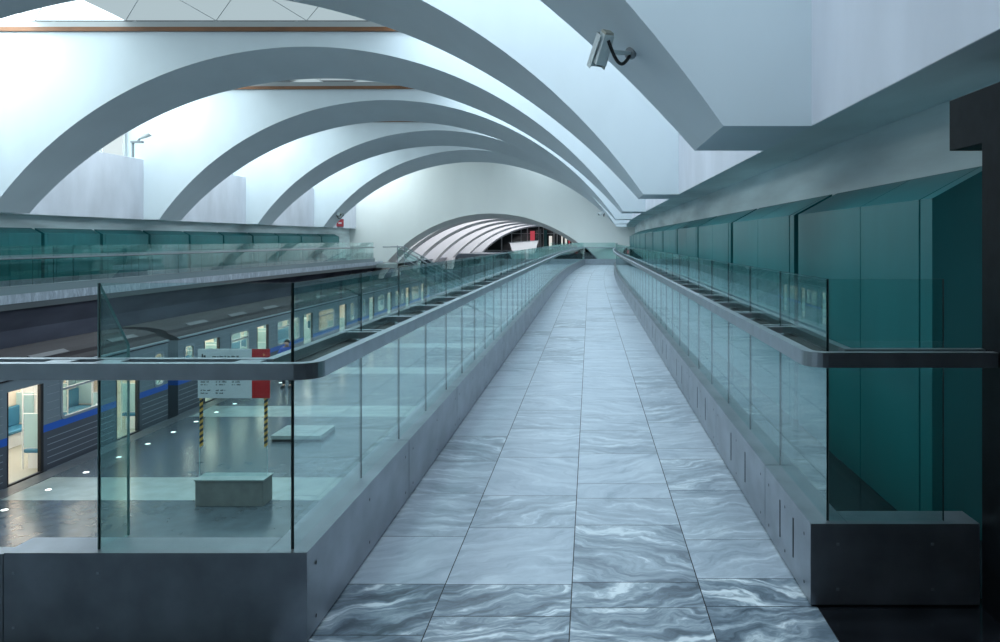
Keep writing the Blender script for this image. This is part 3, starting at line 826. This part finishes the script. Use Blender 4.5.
# ------------------------------------------------------------------ person on the platform
def person():
    bx, by = -11.1, 29.3
    t = thing('person', 'person in a blue jacket and dark trousers standing on the platform by the train', 'person', (bx, by, PZ))
    J = [('pel', (0, 0, .95), .15), ('wa', (0, 0, 1.10), .14), ('ch', (0, .01, 1.32), .165), ('nk', (0, 0, 1.49), .062), ('hd', (0, -.01, 1.60), .088), ('tp', (0, -.01, 1.70), .075),
         ('sl', (-.18, 0, 1.42), .07), ('el', (-.30, -.03, 1.19), .047), ('wl', (-.36, -.12, .97), .032),
         ('sr', (.18, 0, 1.42), .07), ('er', (.25, .02, 1.15), .047), ('wr_', (.26, -.06, .92), .032),
         ('hl', (-.10, 0, .88), .10), ('kl', (-.11, -.01, .50), .062), ('al', (-.12, .03, .09), .042), ('tl', (-.13, -.13, .04), .036),
         ('hr', (.10, 0, .88), .10), ('kr', (.11, -.01, .50), .062), ('ar', (.12, .03, .09), .042), ('tr', (.13, -.13, .04), .036)]
    E = [('pel', 'wa'), ('wa', 'ch'), ('ch', 'nk'), ('nk', 'hd'), ('hd', 'tp'), ('ch', 'sl'), ('sl', 'el'), ('el', 'wl'), ('ch', 'sr'), ('sr', 'er'), ('er', 'wr_'),
         ('pel', 'hl'), ('hl', 'kl'), ('kl', 'al'), ('al', 'tl'), ('pel', 'hr'), ('hr', 'kr'), ('kr', 'ar'), ('ar', 'tr')]
    def skinned(name, J, E, m, root0=0, grow=0):
        ix = {j[0]: i for i, j in enumerate(J)}
        me = bpy.data.meshes.new(name); me.from_pydata([j[1] for j in J], [(ix[a], ix[b]) for a, b in E], []); me.materials.append(m)
        o = bpy.data.objects.new(name, me); COL.objects.link(o); o.parent = t; o['_o'] = list(t['_o'])
        md = o.modifiers.new('skin', 'SKIN'); md.use_smooth_shade = True
        for i, j in enumerate(J):
            sv = me.skin_vertices[0].data[i]; sv.radius = (j[2] + grow, (j[2] + grow) * (.75 if j[0] in ('pel', 'wa', 'ch') else 1)); sv.use_root = i == root0
        su = o.modifiers.new('sub', 'SUBSURF'); su.levels = 1; su.render_levels = 2
        return o
    body = skinned('body', J, E, M['skin'])
    d = {j[0]: j for j in J}
    skinned('jacket', [d[k] for k in ('pel', 'wa', 'ch', 'sl', 'el', 'sr', 'er')] + [('wl', (-.35, -.10, 1.0), .036), ('wr_', (.258, -.045, .96), .036), ('cn', (0, 0, 1.46), .075)],
            [('pel', 'wa'), ('wa', 'ch'), ('ch', 'cn'), ('ch', 'sl'), ('sl', 'el'), ('el', 'wl'), ('ch', 'sr'), ('sr', 'er'), ('er', 'wr_')], M['jacket'], grow=.014)
    skinned('trousers', [('pel', (0, 0, .93), .14)] + [d[k] for k in ('hl', 'kl', 'hr', 'kr')] + [('al', (-.12, .03, .10), .05), ('ar', (.12, .03, .10), .05)],
            [('pel', 'hl'), ('hl', 'kl'), ('kl', 'al'), ('pel', 'hr'), ('hr', 'kr'), ('kr', 'ar')], M['trousers'], grow=.012)
    for s in (-1, 1):
        w = Vector(d['wl'][1] if s < 0 else d['wr_'][1]); dn = Vector((-.03 if s < 0 else 0, -.05, -.08)).normalized()
        J2 = [('w', tuple(w), .028), ('p', tuple(w + dn * .07), .034)]; E2 = [('w', 'p')]
        for k in range(4):
            off = Vector((0, (k - 1.5) * .02, 0))
            a = w + dn * .10 + off; b_ = a + dn * (.035 + .006 * (1.5 - abs(k - 1.2))) + Vector((-s * .012, 0, 0))
            J2 += [('a%d' % k, tuple(a), .0095), ('b%d' % k, tuple(b_), .0085)]; E2 += [('p', 'a%d' % k), ('a%d' % k, 'b%d' % k)]
        th_ = w + dn * .05 + Vector((-s * .02, -.045, 0)); J2 += [('t', tuple(th_), .011)]; E2 += [('w', 't')]
        skinned('hand', J2, E2, M['skin'])
    hm = MB(); 
    R = []
    for i in range(9):
        a = math.pi * .62 * i / 8
        R.append((math.sin(a) * .105, 1.655 + math.cos(a) * .115))
    for i in range(9):
        for k in range(16):
            q = 2 * math.pi * k / 16; r_, z_ = R[i]
            front = max(0, -math.sin(q)) * (i / 8) ** 2 * .05
            hm.v.append((bx + r_ * math.cos(q) * .95, by + .012 + r_ * math.sin(q) * 1.08 + front, PZ + z_ + front * .8))
    for i in range(8):
        for k in range(16): hm.f.append([i * 16 + k, i * 16 + (k + 1) % 16, (i + 1) * 16 + (k + 1) % 16, (i + 1) * 16 + k]); hm.mi.append(0)
    hm.build('hair', M['hair'], t, smooth=True)
    for s in (-1, 1):
        m = MB(); m.tube([(bx + s * .125, by + .06, PZ + .045), (bx + s * .128, by - .02, PZ + .05), (bx + s * .135, by - .19, PZ + .035)], [.05, .052, .035], 10); m.build('shoe', M['black'], t, smooth=True)
person()

# ------------------------------------------------------------------ surveillance cameras
def cctv(label, pos, axis, mount, s=1.0, grp=None):
    pos = Vector(pos); ax = Vector(axis).normalized(); mt = Vector(mount)
    t = thing('surveillance_camera', label, 'camera', mt)
    up = Vector((0, 0, 1)); side = ax.cross(up).normalized(); upv = side.cross(ax).normalized()
    def P(a, b_, d): return pos + ax * a * s + side * b_ * s + upv * d * s
    def shell(L0, L1, w0, w1, h0, h1):
        m = MB(); q = []
        for L_, w, h in ((L0, w0, h0), (L1, w1, h1)):
            n_ = 12
            for k in range(n_):
                a = 2 * math.pi * k / n_ + math.pi / n_
                ca, sa = math.cos(a), math.sin(a)
                e = max(abs(ca), abs(sa)) ** .8
                q.append(P(L_, w * ca / e, h * sa / e))
        fs = [(i, (i + 1) % 12, 12 + (i + 1) % 12, 12 + i) for i in range(12)] + [tuple(range(12))[::-1], tuple(12 + i for i in range(12))]
        return m.add(q, fs)
    shell(-.15, .15, .052, .062, .052, .060).build('housing', M['camwhite'], t)
    shell(-.172, -.15, .046, .05, .046, .05).build('end_cap', M['cambeige'], t)
    m = MB(); m.add([P(-.13, -.07, .066), P(-.13, .07, .066), P(.21, .078, .074), P(.21, -.078, .074), P(-.13, -.07, .074), P(-.13, .07, .074), P(.21, .078, .082), P(.21, -.078, .082),
                     P(-.13, .07, -.02), P(.21, .078, .0), P(-.13, .076, -.02), P(.21, .084, .0), P(-.13, -.07, -.02), P(.21, -.078, .0), P(-.13, -.076, -.02), P(.21, -.084, .0)],
                    [(0, 1, 2, 3), (4, 7, 6, 5), (0, 4, 5, 1), (2, 6, 7, 3), (1, 8, 9, 2), (5, 6, 11, 10), (8, 10, 11, 9), (0, 3, 13, 12), (4, 14, 15, 7), (12, 13, 15, 14)])
    m.build('sunshield', M['camwhite'], t)
    m = MB(); m.tube([P(.15, 0, 0), P(.165, 0, 0)], .045 * s, 14); m.build('lens', M['black'], t)
    a = P(-.02, 0, -.05)
    n = (mt - a)
    m = MB(); m.tube([a, a + n * .35 + Vector((0, 0, -.02 * s)), mt - n.normalized() * .02], .022 * s, 8); br = m.build('bracket', M['camwhite'], t)
    m = MB(); m.tube([mt - n.normalized() * .03 * s, mt + n.normalized() * .012], .06 * s, 12); m.build('mounting_plate', M['mullion'], t)
    m = MB(); k0 = P(-.10, 0, -.05); pts = []
    for i in range(13):
        u = i / 12; p = k0.lerp(mt, u); p = p + Vector((0, 0, -.16 * s * math.sin(math.pi * u))); pts.append(p)
    m.tube(pts, .017 * s, 8); m.build('cable', M['black'], t, smooth=True)
    return t
mnt = Vector(at(631, 57, 6.82)); mnt = mnt + Vector((0, 0, .03))
cctv('large pale surveillance camera with a looping black cable on the first ceiling rib', at(603, 48.5, 6.6), (-.26, .45, -.82), mnt, .86)
cctv('tiny surveillance camera on the last rib above the walkway end', at(601.5, 213.5, 51.3), (-.8, -.5, -.3), Vector(at(604.5, 212.3, 51.3)), 1.3)
cctv('tiny surveillance camera over the red board across the tracks', at(338, 214, 52.5), (.8, -.5, -.2), Vector(at(343, 215, 52.9)), 1.6)

# red board on the left ledge
X_, Y_, Z_ = at(340, 222, 55.0)
t = thing('notice_board', 'small red square board standing on the ledge across the tracks', 'sign', (X_, Y_, ZS))
m = MB(); m.box(X_ - .24, X_ + .24, Y_, Y_ + .05, ZS + .08, ZS + .58); m.build('board', M['redboard'], t)
m = MB(); m.box(X_ - .11, X_ + .11, Y_ - .01, Y_, ZS + .26, ZS + .36); m.build('white_mark', M['white'], t)
m = MB(); m.box(X_ - .2, X_ + .2, Y_ + .05, Y_ + .12, ZS, ZS + .10); m.build('stand', M['mullion'], t)

# floodlight on the left well wall
X_, Y_, Z_ = at(143, 136, 31.9)
t = thing('floodlight', 'small white floodlight on a dark bracket above the white wall across the tracks', 'lamp', (X_, Y_, Z_))
m = MB(); m.box(X_ - .45, X_ - .02, Y_ - .1, Y_ + .1, Z_ - .28, Z_ - .20); m.build('bracket', M['mullion'], t)
m = MB(); m.tube([(X_ - .2, Y_, Z_ - .2), (X_ - .05, Y_, Z_)], .04, 8); m.build('arm', M['mullion'], t)
m = MB(); m.tube([(X_ - .40, Y_, EYE + 3.3), (X_ - .40, Y_, Z_ - .2)], .05, 8); m.build('post', M['mullion'], t)
m = MB(); m.tube([(X_ - .12, Y_, Z_ - .05), (X_ + .30, Y_, Z_ + .16)], [.10, .17], 14); m.build('lamp_head', M['white'], t)

# ------------------------------------------------------------------ far stairs and lobby
sx, sy_, sz = -13.6, 55.6, 0.0
t = thing('staircase', 'stair with glass sides descending from the gallery across the tracks', 'stairs', (sx, sy_, PZ))
m = MB(); m.box(mir(-1.33), -13.3, 55.2, 57.4, -.3, 0); m.build('landing', M['platlight'], t)
n_ = 22
m = MB(); prof = []
for i in range(n_):
    x = -13.3 + i * .31; z = 0 - (i + 1) * 3.77 / n_
    prof += [(x, z + 3.77 / n_), (x, z)]
prof = [(-13.3, 0)]
for i in range(n_):
    prof += [(-13.3 + i * .31, -(i + 1) * 3.77 / n_), (-13.3 + (i + 1) * .31, -(i + 1) * 3.77 / n_)]
prof += [(-13.3 + n_ * .31, -3.77 - .0), (-13.3, -.45)]
vs = [(x, y_, z) for y_ in (55.3, 57.3) for x, z in prof]; k = len(prof)
m.add(vs, [(i, (i + 1) % k, k + (i + 1) % k, k + i) for i in range(k)] + [tuple(range(k)), tuple(k + i for i in reversed(range(k)))]); m.build('flight', M['concrete'], t)
sl = 3.77 / (n_ * .31)
for y_ in (55.25, 57.35):
    for i in range(5):
        xa, xb = -13.3 + i * 1.36, -13.3 + (i + 1) * 1.36
        m = MB(); za, zb_ = -(xa + 13.3) * sl, -(xb + 13.3) * sl
        m.add([(xa, y_ - .01, za + .1), (xb - .02, y_ - .01, zb_ + .1), (xb - .02, y_ - .01, zb_ + 1.2), (xa, y_ - .01, za + 1.2),
               (xa, y_ + .01, za + .1), (xb - .02, y_ + .01, zb_ + .1), (xb - .02, y_ + .01, zb_ + 1.2), (xa, y_ + .01, za + 1.2)],
              [(0, 1, 2, 3), (4, 7, 6, 5), (0, 4, 5, 1), (1, 5, 6, 2), (2, 6, 7, 3), (3, 7, 4, 0)])
        m.build('glass_pane', M['glass'], t)
        m = MB(); m.tube([(xa, y_, za), (xa, y_, za + 1.25)], .035, 6); m.build('post', M['mullion'], t)
    m = MB(); m.tube([(-14.3, y_, 1.15), (-13.3, y_, 1.15), (-13.3 + 6.8, y_, 1.15 - 6.8 * sl)], .04, 8); m.build('handrail', M['mullion'], t)
    m = MB(); m.tube([(-13.3, y_, .62), (-13.3 + 6.8, y_, .62 - 6.8 * sl)], .03, 8); m.build('lower_rail', M['mullion'], t)
# dark stair flank beyond the end railing
a = at(585, 247.5, 55.5); 
t = thing('stair_parapet', 'dark sloping stair parapet just beyond the railing at the walkway end', 'parapet', (a[0], 53.27, -.3))
m = MB(); x0_, x1_ = at(585, 0, 53.25)[0], at(599, 0, 53.25)[0]
vs = [(x0_, y_, z) for y_ in (53.21, 53.34) for z in (-.3, EYE - .50)] + [(x1_ + .35, y_, z) for y_ in (53.21, 53.34) for z in (-.3, EYE - 1.75)]
m.add(vs, [(0, 1, 5, 4), (2, 6, 7, 3), (1, 3, 7, 5), (0, 4, 6, 2), (0, 2, 3, 1), (4, 5, 7, 6)]); m.build('flank', M['granite'], t)
m = MB(); m.tube([(x0_, 53.27, EYE - .46), (x1_ + .35, 53.27, EYE - 1.70)], .035, 8); m.build('handrail', M['railsteel'], t)

# lobby end: dark glazed front with pale mullions, banners and counter
b = MB(); b.box(-16, 3.7, 118, 118.3, .05, EYE + 3); lf = struct(b.build('wall_lobby_end', M['facade']), 'dark glazed lobby front')
b = MB()
for k, xx in enumerate((-15.2, -13.1, -11.6, -10.2, -9.3, -7.6, -6.9, -5.4, -4.9, -3.8, -3.1, -1.6, .4)): b.box(xx, xx + (.08, .16, .11)[k % 3], 117.9, 118.0, .05, EYE + 3)
for z in (.05, 2.55): b.box(-16, 3.7, 117.92, 118.0, z, z + .09)
b.build('window_frame', M['skyframe'], lf)
FY = 117.4
def upright(name, label, cat, px, w, ytop, ybot, Y, m, grp):
    x, _, zt_ = at(px, ytop, Y); zb_ = .05
    t = thing(name, label, cat, (x, Y, zb_), grp)
    W_ = w * Y / F
    q = MB(); q.box(x - W_ / 2, x + W_ / 2, Y, Y + .12, zb_ + .12, zt_); q.build('panel', m, t)
    q = MB(); q.box(x - W_ / 2 - .1, x + W_ / 2 + .1, Y - .15, Y + .25, zb_, zb_ + .12); q.build('foot', M['mullion'], t)
lit = emis('glowing_white_panel', (.95, .95, .9), .8); litr = emis('glowing_red_panel', (.75, .10, .14), .6)  # panels emit their colour on their own
for k, (px, w, yt, m_, what) in enumerate(((532.5, 4.5, 231, litr, 'red'), (540.5, 1.6, 229, M['mullion'], 'narrow grey'), (550.5, 3, 236, lit, 'short white'), (562, 1.4, 235, lit, 'thin white'),
        (566, 1.8, 233, lit, 'tall white'), (569.2, 1.3, 234, litr, 'thin red'), (573, 2.2, 236, lit, 'wide white'), (578, 2, 239, lit, 'low white'), (545.5, 3.2, 230, M['green'], 'green'))):
    upright('standing_banner', '%s upright panel among those before the dark lobby front' % what, 'banner', px, w, yt, 250, FY - .6 * (k % 3), m_, 'upright panels before the lobby front')
x, Y, _ = at(525, 245, 99)
t = thing('lobby_counter', 'white lobby counter seen through the arched opening', 'counter', (x, Y, .05))
q = MB(); q.sweep([(x - 1.5, .05), (x + 1.2, .05), (x + 1.6, 1.55), (x - 1.9, 1.25)], [Y, Y + 1.0]); q.build('body', M['white'], t)
q = MB(); q.sweep([(x - 2.0, 1.27), (x + 1.7, 1.57), (x + 1.7, 1.63), (x - 2.0, 1.33)], [Y - .1, Y + 1.1]); q.build('worktop', M['mullion'], t)
for k, (px, cl) in enumerate(((571, 'redboard'), (576, 'redboard'), (566, 'black'), (582, 'white'))):
    x, Y, _ = at(px, 256, 93.5 + k * .3)
    t = thing('ticket_gate', '%s ticket gate in the lobby seen beyond the end of the railing' % ['wide red', 'second red', 'black', 'white'][k], 'ticket gate', (x, Y, .05), 'ticket gates in the lobby')
    q = MB(); q.sweep([(x - .22, .05), (x + .22, .05), (x + .20, 1.0), (x - .20, 1.0)], [Y, Y + 1.2]); q.build('body', M[cl], t, bevel=.04)
    q = MB(); q.box(x - .12, x + .12, Y + .1, Y + .4, 1.0, 1.05); q.build('card_reader', M['black'], t)

# point behind the railing at the far end; nothing is built here
X_, Y_, Z_ = at(641, 255, 23)
# ------------------------------------------------------------------ camera, world, view
cam = bpy.data.cameras.new('camera'); co = bpy.data.objects.new('camera', cam); COL.objects.link(co)
co.location = (0, 0, EYE); co.rotation_euler = (math.pi / 2, 0, 0)
cam.sensor_width = 36; cam.lens = 28.8; cam.shift_x = -.09; cam.shift_y = -.081; cam.clip_end = 400; cam.clip_start = .05
sc.camera = co
w = bpy.data.worlds.new('World'); sc.world = w; w.use_nodes = True
w.node_tree.nodes['Background'].inputs[0].default_value = (.6, .75, .85, 1); w.node_tree.nodes['Background'].inputs[1].default_value = .15
sc.view_settings.view_transform = 'Standard'; sc.view_settings.look = 'None'
sc.view_settings.gamma = 1; sc.view_settings.exposure = 0.0; sc.view_settings.use_curve_mapping = False
sc.cycles.transparent_max_bounces = 24; sc.cycles.use_denoising = True
sc.cycles.max_bounces = 10; sc.cycles.diffuse_bounces = 5; sc.cycles.glossy_bounces = 5
sc.cycles.sample_clamp_indirect = 6
for o in list(bpy.data.objects):
    if '_o' in o: del o['_o']
